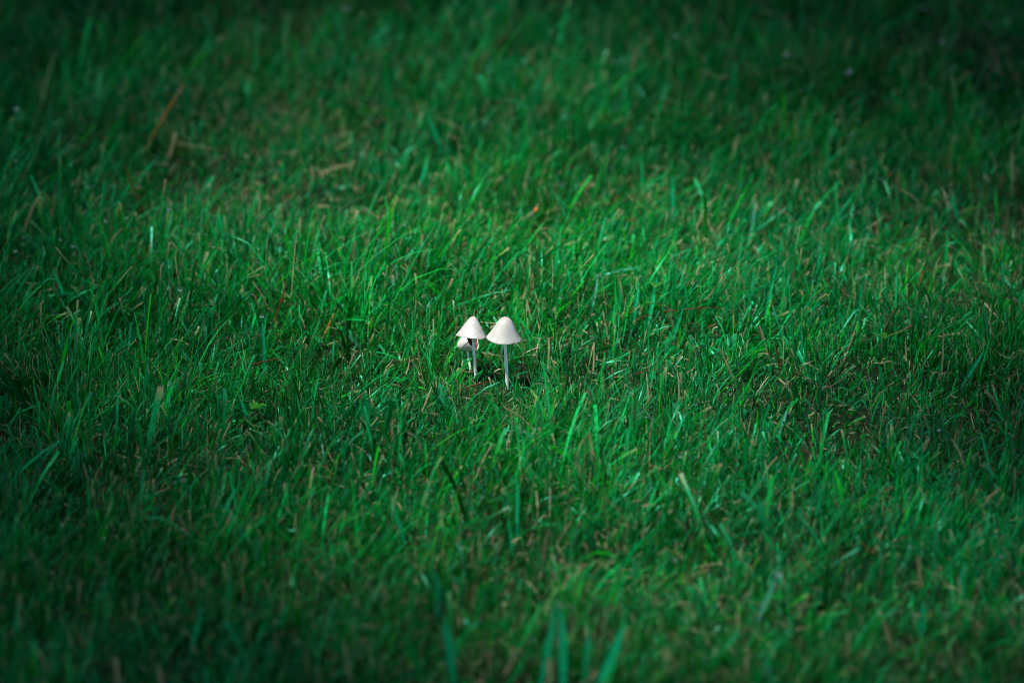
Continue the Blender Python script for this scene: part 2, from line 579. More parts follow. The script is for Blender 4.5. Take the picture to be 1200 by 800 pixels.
def mushroom(base, cap_c, apex_dir, rad, hgt, stem_r, cap_mat, label, seed, shape, stem_bend=(0, 0), stem_top=None):
    """cap_c: centre of the cap's rim plane in the world; apex_dir: which way its tip points"""
    root = bpy.data.objects.new('mushroom', None)
    COL.objects.link(root)
    root.empty_display_size = 0.01
    root.location = base
    tag(root, label, 'mushroom', 'white mushrooms in the lawn')
    B = np.array(base)
    # cap: rounded tip, straight flank, slightly flared rim, turned under to the hollow inside
    u = np.linspace(0, 1, 22)
    shape = np.array(shape)
    zs = np.interp(u, shape[:, 0], shape[:, 1])
    for _ in range(3):
        zs[1:-1] = 0.25 * zs[:-2] + 0.5 * zs[1:-1] + 0.25 * zs[2:]
    zs[0] = zs[1] * 0.75 + zs[0] * 0.25

    def zat(k):
        return float(np.interp(k, u, zs))
    prof = []
    for k in u:
        prof.append((rad * (0.012 + 0.988 * k), hgt * zat(k)))
    prof.append((rad * 1.005, -0.0003))
    prof.append((rad * 0.985, -0.0004))
    for k in u[::-1]:
        prof.append((rad * 0.955 * (0.02 + 0.98 * k), (hgt - 0.0013) * zat(k) + 0.0001))
    seg = 56
    V, F = lathe(prof, seg, 0.07, seed)
    mi = (np.arange(len(F)) // seg >= len(u) + 2).astype(int)     # the lining carries the gill colour
    V[:, 2] -= hgt * 0.55         # object origin near the cap's middle
    capm = make_mesh('cap', V, F, [cap_mat, M_GILL], mat_idx=mi)
    cap = link('cap', capm, root)
    q = Vector((0, 0, 1)).rotation_difference(Vector(apex_dir).normalized())
    ctr = Vector(cap_c) + q @ Vector((0, 0, hgt * 0.55))
    cap.location = ctr - Vector(base)
    cap.rotation_mode = 'QUATERNION'
    cap.rotation_quaternion = q
    # gills: thin radial plates inside the cap
    GV, GF = [], []
    ng = 44
    ngd = 0
    for g in range(ng):
        a = 2 * math.pi * g / ng
        short = g % 2
        k0 = 0.12 if not short else 0.45
        ks = np.linspace(k0, 0.985, 7)
        th = 0.00016
        for s in (-1, 1):
            for k in ks:
                rr = rad * 0.945 * (0.02 + 0.98 * k)
                zt = (hgt - 0.0014) * zat(k)
                zl = max(zt - rad * 0.34 * math.sin(min(1, k * 1.05) * math.pi) ** 0.6, 0.0002) if k < 0.98 else zt
                zl = min(zl, zt - 0.0001)
                for z in (zt, zl):
                    GV.append((rr * math.cos(a) - s * th * math.sin(a), rr * math.sin(a) + s * th * math.cos(a), z - hgt * 0.55))
        o = ngd * 28
        ngd += 1
        for s in (0, 1):
            for k in range(6):
                b = o + s * 14 + k * 2
                GF.append((b, b + 1, b + 3, b + 2) if s else (b, b + 2, b + 3, b + 1))
        for k in range(6):
            b = o + k * 2 + 1
            GF.append((b, b + 2, b + 2 + 14, b + 14))
    gl = link('gills', make_mesh('gills', np.array(GV), np.array(GF), [M_GILL], smooth=False), cap)
    tag(gl, 'brown gills inside the pale cap')
    # stem: gently bent tube running from below the soil into the cap
    top = Vector(cap_c) + q @ Vector((0, 0, hgt * 0.72))
    P0 = Vector(base) + Vector((0, 0, -0.006))
    P3 = top if stem_top is None else Vector(stem_top)
    P1 = P0.lerp(P3, 0.33) + Vector((stem_bend[0], stem_bend[1], 0))
    P2 = P3 - (q @ Vector((0, 0, 1))) * (0.35 * (P3 - P0).length)
    P2 = P2 * 0.5 + P0.lerp(P3, 0.66) * 0.5 if stem_top is None else P0.lerp(P3, 0.66)
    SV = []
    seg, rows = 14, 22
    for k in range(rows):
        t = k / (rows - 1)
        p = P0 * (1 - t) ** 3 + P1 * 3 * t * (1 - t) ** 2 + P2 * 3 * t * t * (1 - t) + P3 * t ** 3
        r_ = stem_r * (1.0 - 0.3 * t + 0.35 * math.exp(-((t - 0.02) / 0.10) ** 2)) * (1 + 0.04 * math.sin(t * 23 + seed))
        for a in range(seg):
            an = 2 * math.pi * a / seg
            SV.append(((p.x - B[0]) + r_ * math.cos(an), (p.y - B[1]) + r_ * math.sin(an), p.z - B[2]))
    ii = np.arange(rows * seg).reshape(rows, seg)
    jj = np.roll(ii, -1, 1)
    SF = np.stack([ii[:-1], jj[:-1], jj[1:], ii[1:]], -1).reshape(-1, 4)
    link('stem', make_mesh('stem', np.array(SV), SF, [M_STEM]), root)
    return cap


def base_on(px, py):
    g = on_ground(px, py)
    for _ in range(4):
        g = on_ground(px, py, gz(g[0], g[1]))
    return g


BELL = [(0, 1), (.12, .985), (.25, .93), (.38, .82), (.52, .63), (.66, .42), (.8, .23), (.92, .08), (1, 0)]
DOME = [(0, 1), (.15, .99), (.3, .95), (.45, .87), (.6, .75), (.75, .57), (.87, .36), (.95, .18), (1, 0)]
CONE = [(0, 1), (.12, .97), (.25, .88), (.4, .71), (.55, .52), (.7, .34), (.85, .16), (1, 0)]
bR = base_on(594.5, 456)
cR = at_depth(590.2, 396.5, bR[1])
capR = mushroom(bR, cR, (0.10, 0.03, 1.0), 0.0107, 0.0140, 0.00118, M_CAP2,
         'right-hand mushroom, tallest, with wide pale bell cap and faint tan tip', 3, BELL, (0.0006, 0))
bL = base_on(559.5, 449)
cL = at_depth(552.7, 393.5, bL[1])
mushroom(bL, cL, (0.09, 0.22, 1.0), 0.0097, 0.0123, 0.00105, M_CAP,
         'middle mushroom with white cone cap, standing in front of the buff one', 7, CONE, (-0.0004, 0))
bB = base_on(553.5, 444)
bB = np.array([bB[0], bB[1] + 0.006, bB[2]])
cB = at_depth(553.6, 398.7, bB[1] + 0.004)
mushroom(bB, cB, (-0.60, 0.25, -0.40), 0.0062, 0.0112, 0.00095, M_CAP3,
         'leftmost mushroom, buff cap tipped over showing brown gills, half hidden behind white cone cap', 12, DOME,
         (0.0004, 0.0008), at_depth(546.8, 405.5, bB[1] + 0.006))
for b, hw, dp in ((bR, .014, .05), (bL, .012, .05), (bB, .010, .05)):
    CLEAR.append((b[0], b[1], hw, dp, 0.36))
CLEAR.append((bR[0] - 0.01, bR[1] + 0.002, .035, .10, 0.62))

# ------------------------------------------------------------------ blades one can pick out
CLS = {
    'green': ((0.003, 0.15, 0.026), M_GRASS), 'teal': ((0.004, 0.28, 0.115), M_GRASS),
    'bright': ((0.006, 0.38, 0.15), M_GRASS), 'dark': ((0.002, 0.060, 0.010), M_GRASS),  # bright: leaf turned to the light, that gain put into its colour
    'lime': ((0.030, 0.16, 0.015), M_GRASS), 'pale': ((0.09, 0.44, 0.28), M_GRASS),  # pale: the shine on the leaf is painted into its base colour
    'straw': ((0.28, 0.265, 0.15), M_STRAW), 'tan': ((0.20, 0.175, 0.095), M_STRAW),
    'orange': ((0.30, 0.145, 0.03), M_STRAW), 'red': ((0.10, 0.028, 0.013), M_STRAW),
    'brown': ((0.16, 0.085, 0.04), M_STRAW),
}


def strip_along(P, width, cls, cut, seed, fold=0.35, face=None):
    """leaf strip along given centre points (world), broad side towards `face`"""
    r = np.random.default_rng(seed)
    P = np.array(P)
    n = len(P)
    t = np.linspace(0, 1, n)
    T = np.gradient(P, axis=0)
    T /= np.linalg.norm(T, axis=1)[:, None]
    f = np.array([r.normal(-.3, .3), -1, 0.55]) if face is None else np.array(face, float)
    side = np.cross(T, f)
    side /= np.linalg.norm(side, axis=1)[:, None]
    nor = np.cross(side, T)
    if cut:
        prof = 0.75 + 0.35 * t - 0.2 * t * t
    else:
        prof = (0.6 + 0.8 * t - 0.4 * t * t) * np.clip(1 - t ** 4, 0.03, 1)
    prof = prof * width * 0.5
    cols = np.linspace(-1, 1, 5)
    V = P[:, None] + side[:, None] * (cols[None, :] * prof[:, None])[..., None] \
        + nor[:, None] * (np.abs(cols)[None, :] * prof[:, None] * fold)[..., None]
    ii = np.arange(n * 5).reshape(n, 5)
    F = np.stack([ii[:-1, :-1], ii[:-1, 1:], ii[1:, 1:], ii[1:, :-1]], -1).reshape(-1, 4)
    c0 = np.array(CLS[cls][0])
    col = np.repeat((c0[None] * r.uniform(0.92, 1.08, (n, 1)))[:, None], 5, 1)
    if cls not in ('straw', 'tan', 'orange', 'red', 'brown'):
        col[:, 2] = col[:, 2] * 1.15 + 0.004          # paler midrib
        if cut:
            col[-1] = (0.30, 0.26, 0.14)
            if n > 3:
                col[-2] = col[-2] * 0.6 + np.array((0.30, 0.26, 0.14)) * 0.4
    return V.reshape(-1, 3), F, col.reshape(-1, 3)


def tube_along(P, rad, sides=6, taper=0.4):
    P = np.array(P)
    n = len(P)
    T = np.gradient(P, axis=0)
    T /= np.linalg.norm(T, axis=1)[:, None]
    a = np.cross(T, (0.3, -0.9, 0.31))
    a /= np.linalg.norm(a, axis=1)[:, None]
    b = np.cross(T, a)
    an = np.linspace(0, 2 * math.pi, sides, endpoint=False)
    rr = rad * (1 - (1 - taper) * np.linspace(0, 1, n))
    V = P[:, None] + rr[:, None, None] * (np.cos(an)[None, :, None] * a[:, None] + np.sin(an)[None, :, None] * b[:, None])
    ii = np.arange(n * sides).reshape(n, sides)
    jj = np.roll(ii, -1, 1)
    F = np.stack([ii[:-1], jj[:-1], jj[1:], ii[1:]], -1).reshape(-1, 4)
    return V.reshape(-1, 3), F


def local_obj(name, V, F, mats, origin, cols=None):
    me = make_mesh(name, V - np.array(origin), F, mats, cols)
    return link(name, me, None, tuple(origin))


def rooted_points(tip, low, sag=0.0, sink=14, depth_lean=0.0, n=9):
    """a leaf whose upper part runs from `low` to `tip` in the view, carried down to the soil"""
    tip = np.array(tip, float)
    low = np.array(low, float)
    d = low - tip
    L = np.hypot(*d)
    foot = low + d / max(L, 1) * sink * 0.4 + np.array([0, sink])
    g = on_ground(*foot)
    for _ in range(3):
        g = on_ground(*foot, z=gz(g[0], g[1]))
    g[2] -= 0.002
    pts = []
    ctrl = (tip + foot) / 2 + np.array([-(tip - foot)[1], (tip - foot)[0]]) * sag
    for t in np.linspace(0, 1, n):
        p = foot * (1 - t) ** 2 + ctrl * 2 * t * (1 - t) + tip * t * t
        w_ = at_depth(p[0], p[1], g[1] + depth_lean * t ** 1.5)
        pts.append(w_)
    pts = np.array(pts)
    pts[0] = g
    return pts, g


PXM = DIST * 36.0 / LENS / 1200.0          # metres per photo pixel at the focus
seed_n = 100


def grass_thing(name, cat, group, tip, low, wpx, cls, label, sag=0.03, cut=False, sink=14, lean=0.0, face=None,
                clear=True):
    global seed_n
    seed_n += 1
    P, g = rooted_points(tip, low, sag, sink, lean)
    scale = (g[1] - CAM[1]) / math.cos(TILT) / DIST
    if cat == 'dry straw':
        wpx *= 0.78
    V, F, c = strip_along(P, wpx * PXM * scale, cls, cut, seed_n, face=face)
    o = local_obj(name, V, F, [CLS[cls][1]], P[0], c)
    tag(o, label, cat, group)
    if clear:
        mx = (P[0, 0] + P[-1, 0]) / 2
        hw = abs(P[0, 0] - P[-1, 0]) / 2 + 0.006
        CLEAR.append((mx, g[1], hw, 0.13, 0.42))
    return o, P


GB = ('grass_blade', 'grass blade', 'grass blades that stand out from the lawn')
GS = ('dry_straw', 'dry straw', 'dry straws that stand out from the lawn')
ITEMS = [
    # foreground, bottom edge
    (GB, (652, 705), (633, 790), 11, 'teal', 'blurred teal blade at bottom edge, left one of the upright pair, leaning right', {}),
    (GB, (657, 707), (659, 800), 12, 'bright', 'blurred upright teal blade at bottom edge, right one of the close pair', {}),
    (GB, (733, 727), (697, 796), 13, 'bright', 'broadest bright blade at bottom edge, slanting steeply to the right', {}),
    (GB, (690, 730), (683, 790), 8, 'teal', 'thin blurred blade at bottom edge between the upright pair and the broadest bright blade', {}),
    (GB, (622, 757), (590, 796), 9, 'green', 'dark green blade at bottom edge slanting low, left of the upright pair', {}),
    (GS, (644, 772), (642, 800), 9, 'straw', 'pale straw stub at bottom edge between the upright pair of blades', dict(cut=True)),
    (GB, (520, 719), (532, 792), 12, 'teal', 'broad blurred teal blade at bottom edge leaning left, left of centre', {}),
    (GB, (511, 668), (512, 715), 9, 'teal', 'short blurred blade just above the left-leaning broad blade near bottom centre', {}),
    (GB, (470, 736), (498, 790), 9, 'green', 'blurred green blade leaning left, next left of the broad left-leaning one', {}),
    (GS, (402, 748), (412, 794), 7, 'straw', 'pale straw leaning left at bottom edge, left of centre', {}),
    (GB, (606, 556), (604, 624), 4.5, 'bright', 'thin upright bright blade below the right-hand mushroom, halfway to bottom edge', {}),
    (GB, (596, 605), (600, 640), 5, 'teal', 'short blade just left of the thin upright bright one below mushrooms', {}),
    (GB, (460, 590), (474, 628), 5, 'bright', 'short bright blade leaning left, lower left of the mushrooms', {}),
    (GB, (912, 670), (890, 708), 8, 'pale', 'shiny pale blade at lower right with a dew drop on its tip', dict(lean=-0.02)),
    (GB, (970, 655), (965, 704), 8, 'dark', 'dark upright blade at lower right, right of the shiny pale one', {}),
    (GB, (1050, 634), (1037, 682), 10, 'green', 'broad dark green blade at lower right, tallest of its group', {}),
    (GB, (1068, 628), (1060, 654), 6, 'teal', 'short teal blade close behind the broad dark green one at lower right', {}),
    (GB, (1083, 700), (1080, 733), 7, 'teal', 'short upright teal blade low at the right, near bottom corner', {}),
    (GB, (1095, 664), (1071, 696), 7, 'green', 'blade slanting right at lower right, above the short upright teal one', {}),
    (GS, (1030, 712), (1044, 744), 7, 'straw', 'blurred straw leaning left at lower right near bottom corner', {}),
    (GS, (1076, 652), (1078, 680), 6, 'tan', 'upright tan straw between the blades at lower right', dict(cut=True)),
    (GB, (237, 708), (220, 764), 8, 'teal', 'long teal blade at lower left slanting right', {}),
    (GB, (111, 780), (113, 800), 8, 'teal', 'blade tip rising from bottom edge at far lower left', {}),
    (GB, (241, 778), (242, 800), 8, 'teal', 'blade tip rising from bottom edge below the long slanting teal blade', {}),
    (GB, (338, 700), (322, 730), 7, 'teal', 'short teal blade slanting right, right of the long one at lower left', {}),
    (GS, (205, 588), (197, 612), 5, 'tan', 'tan straw at lower left slanting right', {}),
    (GS, (136, 770), (138, 800), 9, 'straw', 'blurred pale straw rising at bottom edge, lower left', dict(cut=True)),
    (GS, (184, 775), (192, 800), 8, 'straw', 'blurred straw leaning left at bottom edge, second from lower left corner', {}),
    (GB, (52, 556), (90, 573), 8, 'green', 'broad green blade lying to the left at left edge, lower half', dict(sag=-0.1)),
    # left middle
    (GB, (3, 434), (36, 470), 10, 'dark', 'broad dark blade at left edge leaning left', {}),
    (GB, (62, 315), (82, 354), 4.5, 'bright', 'thin left-leaning blade near left edge that carries the brightest dew drop', {}),
    (GB, (165, 306), (168, 332), 5, 'teal', 'short upright teal blade left of mushrooms, near the left edge, above the straw', {}),
    (GB, (138, 460), (136, 492), 5, 'bright', 'bright teal upright blade at lower left of the dewy blade', {}),
    (GB, (280, 465), (294, 488), 6, 'bright', 'short left-leaning teal blade left of the small clover', {}),
    (GB, (307, 370), (309, 426), 5, 'teal', 'upright teal blade with a white drop on its tip, left of mushrooms', {}),
    (GB, (154, 381), (146, 414), 3, 'bright', 'thin bright blade slanting right, below the brightest dew drop', {}),
    (GB, (277, 308), (262, 366), 3, 'green', 'tall thin green blade slanting right, left of the red stem', {}),
    (GS, (337, 323), (318, 368), 3.2, 'red', 'red dry stem slanting right, left of the mushrooms', dict(sag=0.06)),
    (GS, (294, 338), (304, 352), 3.5, 'straw', 'short pale straw leaning left, beside the red stem', {}),
    (GS, (393, 363), (381, 378), 4, 'orange', 'short broad orange dry leaf left of the mushrooms', {}),
    (GB, (400, 375), (417, 388), 7, 'pale', 'short broad pale teal leaf with a drop, next to the orange dry leaf', dict(sag=-0.08)),
    (GB, (458, 340), (449, 394), 3.5, 'dark', 'tall thin dark blade, first left of the mushrooms', {}),
    (GB, (489, 365), (473, 416), 4.5, 'green', 'long green blade slanting right, close left of the tilted mushroom', {}),
    (GB, (461, 322), (459, 346), 4, 'pale', 'pale cut blade behind the tall thin dark one', dict(cut=True)),
    (GS, (480, 417), (469, 434), 3, 'straw', 'bent pale straw below the long green blade left of mushrooms', dict(sag=0.2)),
    (GS, (508, 446), (495, 468), 3, 'straw', 'thin straw slanting right below the mushrooms on the left', {}),
    (GS, (535, 371), (533, 388), 3, 'tan', 'tan straw standing just left of the white caps', dict(cut=True)),
    (GS, (578, 303), (578, 346), 3, 'tan', 'tall upright tan straw behind the two white caps', {}),
    (GB, (567, 430), (551, 450), 4.5, 'green', 'short green blade slanting right in front of the middle mushroom stem', dict(sink=4, clear=False)),
    (GB, (572, 460), (575, 490), 3.5, 'green', 'thin blade leaning left in front of and between the mushrooms', {}),
    (GB, (599, 436), (606, 470), 2.6, 'green', 'hair-thin blade leaning left, close right of the right-hand stem', dict(clear=False)),
    (GB, (588, 437), (596, 459), 2.6, 'green', 'thin blade leaning left across the foot of the right-hand stem', dict(clear=False, sink=5)),
    (GB, (602, 442), (593, 462), 2.2, 'teal', 'thin blade slanting right across the foot of the right-hand stem', dict(clear=False, sink=5)),
    # right of the mushrooms
    (GB, (701, 322), (691, 358), 4.5, 'pale', 'pale shiny blade slanting right, nearest right behind the mushrooms', {}),
    (GB, (749, 329), (740, 370), 5.5, 'bright', 'left one of two parallel bright blades right of mushrooms', {}),
    (GB, (770, 324), (758, 371), 5.5, 'bright', 'right one of two parallel bright blades right of mushrooms', {}),
    (GB, (801, 358), (787, 388), 4, 'teal', 'teal blade slanting right, past the yellow-green weed', {}),
    (GS, (719, 380), (718, 400), 3, 'straw', 'upright straw below the two parallel bright blades', dict(cut=True)),
    (GS, (643, 395), (642, 420), 3.4, 'straw', 'upright straw first to the right of the right-hand cap', dict(cut=True)),
    (GS, (696, 401), (695, 420), 3, 'straw', 'upright straw midway between the right-hand cap and the parallel bright blades', dict(cut=True)),
    (GS, (667, 341), (666, 360), 3, 'tan', 'tan upright straw behind and right of the right-hand cap', dict(cut=True)),
    (GB, (840, 316), (840, 349), 4.5, 'green', 'upright green blade midway between mushrooms and right edge', {}),
    (GB, (962, 281), (955, 319), 5, 'teal', 'broad teal blade slanting slightly right in the right-hand third, above the straw', {}),
    (GB, (1010, 328), (1004, 366), 3.5, 'bright', 'thin bright blade in the right-hand third, right of the broad teal one', {}),
    (GB, (1117, 296), (1114, 322), 5, 'green', 'short blade near the right edge, level with the broad teal one', {}),
    (GS, (842, 405), (861, 436), 3.4, 'straw', 'long pale straw leaning left, right of the mushrooms', {}),
    (GS, (889, 378), (900, 406), 3.4, 'straw', 'pale straw leaning left, beside the short red stem', {}),
    (GS, (907, 392), (913, 420), 3, 'red', 'short red dry stem right of the mushrooms', {}),
    (GS, (1005, 376), (990, 405), 3, 'straw', 'thin straw slanting right in the right-hand third', {}),
    (GS, (1105, 377), (1103, 428), 3.6, 'tan', 'tallest tan straw near the right edge, upright', {}),
    (GB, (1153, 410), (1129, 436), 5, 'teal', 'teal blade lying low to the right near the right edge', {}),
    (GB, (932, 450), (935, 474), 8, 'dark', 'broad dark blade below the short red stem on the right', {}),
    (GB, (922, 479), (913, 494), 6, 'pale', 'short pale blade just below the broad dark blade on the right', {}),
    # background
    (GS, (220, 93), (169, 163), 2.5, 'orange', 'long curved orange stalk arching right in the upper left', dict(sag=-0.05, sink=20)),
    (GS, (50, 223), (28, 264), 4, 'straw', 'curved pale straw near the left edge, upper half', dict(sag=-0.1)),
    (GS, (145, 190), (164, 232), 3.5, 'red', 'thin red-brown stem leaning left, below the long orange stalk', {}),
    (GB, (184, 186), (164, 205), 4, 'teal', 'bent teal blade under the long orange stalk', dict(sag=-0.15)),
    (GS, (206, 155), (199, 170), 5, 'straw', 'short pale straw right of the orange stalk foot', dict(cut=True)),
    (GB, (434, 88), (426, 135), 6, 'lime', 'bright green blurred blade left of centre at the top', {}),
    (GB, (500, 133), (519, 170), 6, 'bright', 'blurred blade leaning left at top centre', {}),
    (GB, (503, 179), (491, 208), 5, 'bright', 'blurred blade slanting right below the left-leaning one at top centre', {}),
    (GB, (861, 72), (857, 110), 7, 'teal', 'blurred upright blade in the upper right, left of the slanting one', {}),
    (GB, (1016, 46), (993, 90), 7, 'green', 'blurred blade slanting right in the upper right', {}),
    (GS, (1158, 50), (1177, 87), 4, 'tan', 'tan stalk leaning left in the top right corner', {}),
    (GB, (1131, 53), (1140, 76), 5, 'green', 'short curved blade left of the tan corner stalk', {}),
    (GS, (1186, 175), (1185, 222), 3.5, 'straw', 'long upright straw at the right edge, upper half', {}),
    (GB, (1114, 219), (1123, 256), 4, 'teal', 'teal blade leaning left with a white tip near the right edge', dict(cut=True)),
    (GB, (886, 230), (878, 266), 4, 'pale', 'pale blade with bright tip, upper right of the mushrooms', dict(cut=True)),
    (GB, (788, 207), (787, 250), 5, 'bright', 'upright bright blade behind the two parallel blades, farther back', {}),
]
THING_PTS = {}
for (nm, ct, gr), tip, low, wp, cl, lab, kw in ITEMS:
    o, P = grass_thing(nm, ct, gr, tip, low, wp, cl, lab, **kw)
    THING_PTS[tip] = P


# grass clippings stuck to the right-hand cap
bpy.context.view_layer.update()


def clipping(a, b, wpx, label):
    inv = capR.matrix_world.inverted()
    pts = []
    for t in np.linspace(0, 1, 6):
        px, py = a[0] + (b[0] - a[0]) * t, a[1] + (b[1] - a[1]) * t
        d = Vector(ray(px, py)).normalized()
        ok, loc, nor, _ = capR.ray_cast(inv @ Vector(CAM), (inv.to_3x3() @ d).normalized())
        if ok:
            pts.append(np.array(capR.matrix_world @ (loc + nor * 0.00012)))
    if len(pts) > 2:
        V, F, c = strip_along(pts, wpx * PXM, 'dark', False, 9, fold=0.1)
        o = local_obj('leaf_clipping', V, F, [M_GRASS], pts[0], c)
        tag(o, label, 'clipping', 'clippings stuck to the cap')


clipping((578.2, 401), (580.6, 389.5), 1.3, 'dark grass sliver on the left flank of the right-hand cap')
clipping((600.2, 403), (603.5, 397.5), 1.3, 'dark grass sliver at the lower right rim of the right-hand cap')


# red pine needles lying in the grass
def needle(a, b, za, zb, rad, label, cls='red'):
    pa = on_ground(*a, z=za)
    pb = on_ground(*b, z=zb)
    P = [pa + (pb - pa) * t + np.array([0, 0, 0.0006 * math.sin(t * math.pi)]) for t in np.linspace(0, 1, 7)]
    V, F = tube_along(P, rad, 6, 0.45)
    o = local_obj('pine_needle', V, F, [CLS[cls][1]], pa, np.tile(CLS[cls][0], (len(V), 1)))
    tag(o, label, 'pine needle', 'red pine needles dropped in the grass')
    mx = (pa[0] + pb[0]) / 2
    CLEAR.append((mx, min(pa[1], pb[1]), abs(pa[0] - pb[0]) / 2, 0.06, 0.35))
    return o


needle((540, 457), (577, 446), 0.008, 0.013, 0.0006, 'red pine needle lying in front of the mushroom stems')
needle((778, 365), (795, 364), 0.018, 0.020, 0.00045, 'short red pine needle lying level beside the yellow-green weed')
needle((745, 375), (766, 368), 0.016, 0.022, 0.00042, 'thin red pine needle just below the two parallel bright blades')
needle((800, 363), (846, 361), 0.020, 0.020, 0.0004, 'long level red needle right of the yellow-green weed')
needle((743, 439), (772, 432), 0.012, 0.016, 0.00045, 'dark red needle in the grass lower right of the mushrooms')
needle((296, 427), (332, 420), 0.012, 0.016, 0.0005, 'red needle lying at the foot of the drop-tipped blade on the left')
needle((1156, 586), (1172, 573), 0.02, 0.03, 0.0010, 'pale twig slanting right near the right edge, lower half', 'straw')


# seedlings: a stem with small leaves
def seedling(px, py, hpx, leaves, label, cls='lime', lw=1.0):
    foot = on_ground(px, py)
    foot[2] = gz(foot[0], foot[1])
    root = bpy.data.objects.new('seedling', None)
    root.empty_display_size = 0.01
    COL.objects.link(root)
    root.location = foot
    tag(root, label, 'weed', 'small weeds in the lawn')
    H = hpx * PXM / math.cos(TILT)
    r = random.Random(px)
    top = np.array([r.uniform(-.1, .15) * H, r.uniform(-.1, .1) * H, H])
    P = [np.array([top[0] * t * t, top[1] * t * t, top[2] * t]) for t in np.linspace(0, 1, 7)]
    V, F = tube_along(P, 0.0006, 6, 0.6)
    c = np.array(CLS[cls][0])
    link('stem', make_mesh('stem', V, F, [M_GRASS], np.tile(c * 0.8, (len(V), 1))), root)
    for (t, az, L, W) in leaves:
        b = np.array([top[0] * t * t, top[1] * t * t, top[2] * t])
        u = np.linspace(0, 1, 7)
        d = np.array([math.cos(az), math.sin(az), 0])
        C = b + np.outer(u * L, d) + np.outer(np.sin(u * 1.9) * L * 0.38, (0, 0, 1))
        s = np.array([-math.sin(az), math.cos(az), 0])
        prof = np.sin(np.pi * np.clip(u, 0.02, 0.985) ** 0.8) * W * 0.5 * lw
        VV = np.stack([C - s * prof[:, None] + np.outer(prof * .35, (0, 0, 1)), C,
                       C + s * prof[:, None] + np.outer(prof * .35, (0, 0, 1))], 1).reshape(-1, 3)
        ii = np.arange(21).reshape(7, 3)
        FF = np.stack([ii[:-1, :-1], ii[:-1, 1:], ii[1:, 1:], ii[1:, :-1]], -1).reshape(-1, 4)
        cc = np.tile(c * r.uniform(.85, 1.2), (21, 1))
        link('leaf', make_mesh('leaf', VV, FF, [M_GRASS], cc), root)
    CLEAR.append((foot[0], foot[1], 0.012, 0.10, 0.45))


seedling(772, 392, 58, [(1.0, .4, .006, .003), (1.0, 2.4, .006, .003), (.62, 3.6, .009, .0048), (.6, -.9, .008, .0044),
                        (.8, 5.2, .007, .0035)], 'yellow-green weed with small leaves right of the two parallel bright blades')
seedling(303, 492, 25, [(1.0, .2, .0065, .006), (1.0, 2.2, .0065, .006), (1.0, 4.3, .0065, .006), (.7, 3.2, .006, .005)],
         'small light green clover left of and below the mushrooms', 'lime')
seedling(1038, 420, 24, [(1.0, .1, .008, .003), (1.0, 3.0, .008, .003), (1.0, 1.6, .006, .003), (.6, 4.9, .007, .003)],
         'tiny bright green cross-leaved weed in the right-hand third', 'lime')
seedling(990, 492, 36, [(1.0, .3, .007, .004), (1.0, 3.4, .007, .004), (.5, .0, .009, .006), (.5, 3.0, .010, .006),
                        (.5, 4.6, .009, .005)], 'leafy light green weed below the tiny cross-leaved one on the right', 'green', 0.8)
seedling(470, 452, 12, [(1.0, .4, .006, .005), (1.0, 2.6, .006, .005), (1.0, 4.5, .006, .005)],
         'flat round-leaved green weed just left of and below the mushrooms', 'green')


# dew
def ico():
    import bmesh
    bm = bmesh.new()
    bmesh.ops.create_icosphere(bm, subdivisions=3, radius=1.0)
    V = np.array([v.co[:] for v in bm.verts])
    F = np.array([[v.index for v in f.verts] for f in bm.faces])
    bm.free()
    return V, F


IV, IF = ico()


def dew_drop(p, rad, label):
    V = IV * rad * np.array([1, 1, 0.9])
    o = link('dew_drop', make_mesh('dew_drop', V, IF, [M_WATER]), None, tuple(p))
    tag(o, label, 'dew drop', 'larger dew drops on the grass')


def pt_on(tip, t):
    P = THING_PTS[tip]
    i = t * (len(P) - 1)
    k = min(int(i), len(P) - 2)
    return P[k] * (1 - (i - k)) + P[k + 1] * (i - k) + np.array([0, -0.0009, 0.0003])


dew_drop(pt_on((62, 315), 0.42), 0.0017, 'brightest dew drop, on the left-leaning blade near left edge')
dew_drop(pt_on((307, 370), 1.0), 0.0014, 'white dew drop on the tip of an upright blade left of mushrooms')
dew_drop(pt_on((912, 670), 1.0), 0.0022, 'glinting dew drop on the tip of the shiny blade at lower right')
dew_drop(pt_on((400, 375), 0.85), 0.0011, 'dew drop on the short pale leaf left of the mushrooms')
dew_drop(pt_on((657, 707), 0.98) + np.array([-0.012, 0.0, 0.006]) * 0 + np.array([0, 0, 0.001]), 0.0015,
         'round blurred dew drop on top of the upright pair at bottom edge')
dew_drop(pt_on((1114, 219), 1.0), 0.0014, 'dew drop on the tip of the left-leaning blade near the right edge')
dew_drop(pt_on((886, 230), 1.0), 0.0014, 'dew drop on the bright-tipped pale blade, upper right of mushrooms')
dew_drop(pt_on((701, 322), 1.0), 0.0010, 'dew drop on the pale shiny blade nearest right behind mushrooms')
dew_drop(pt_on((434, 88), 0.55), 0.0020, 'blurred dew drop on the bright green blade left of centre at the top')

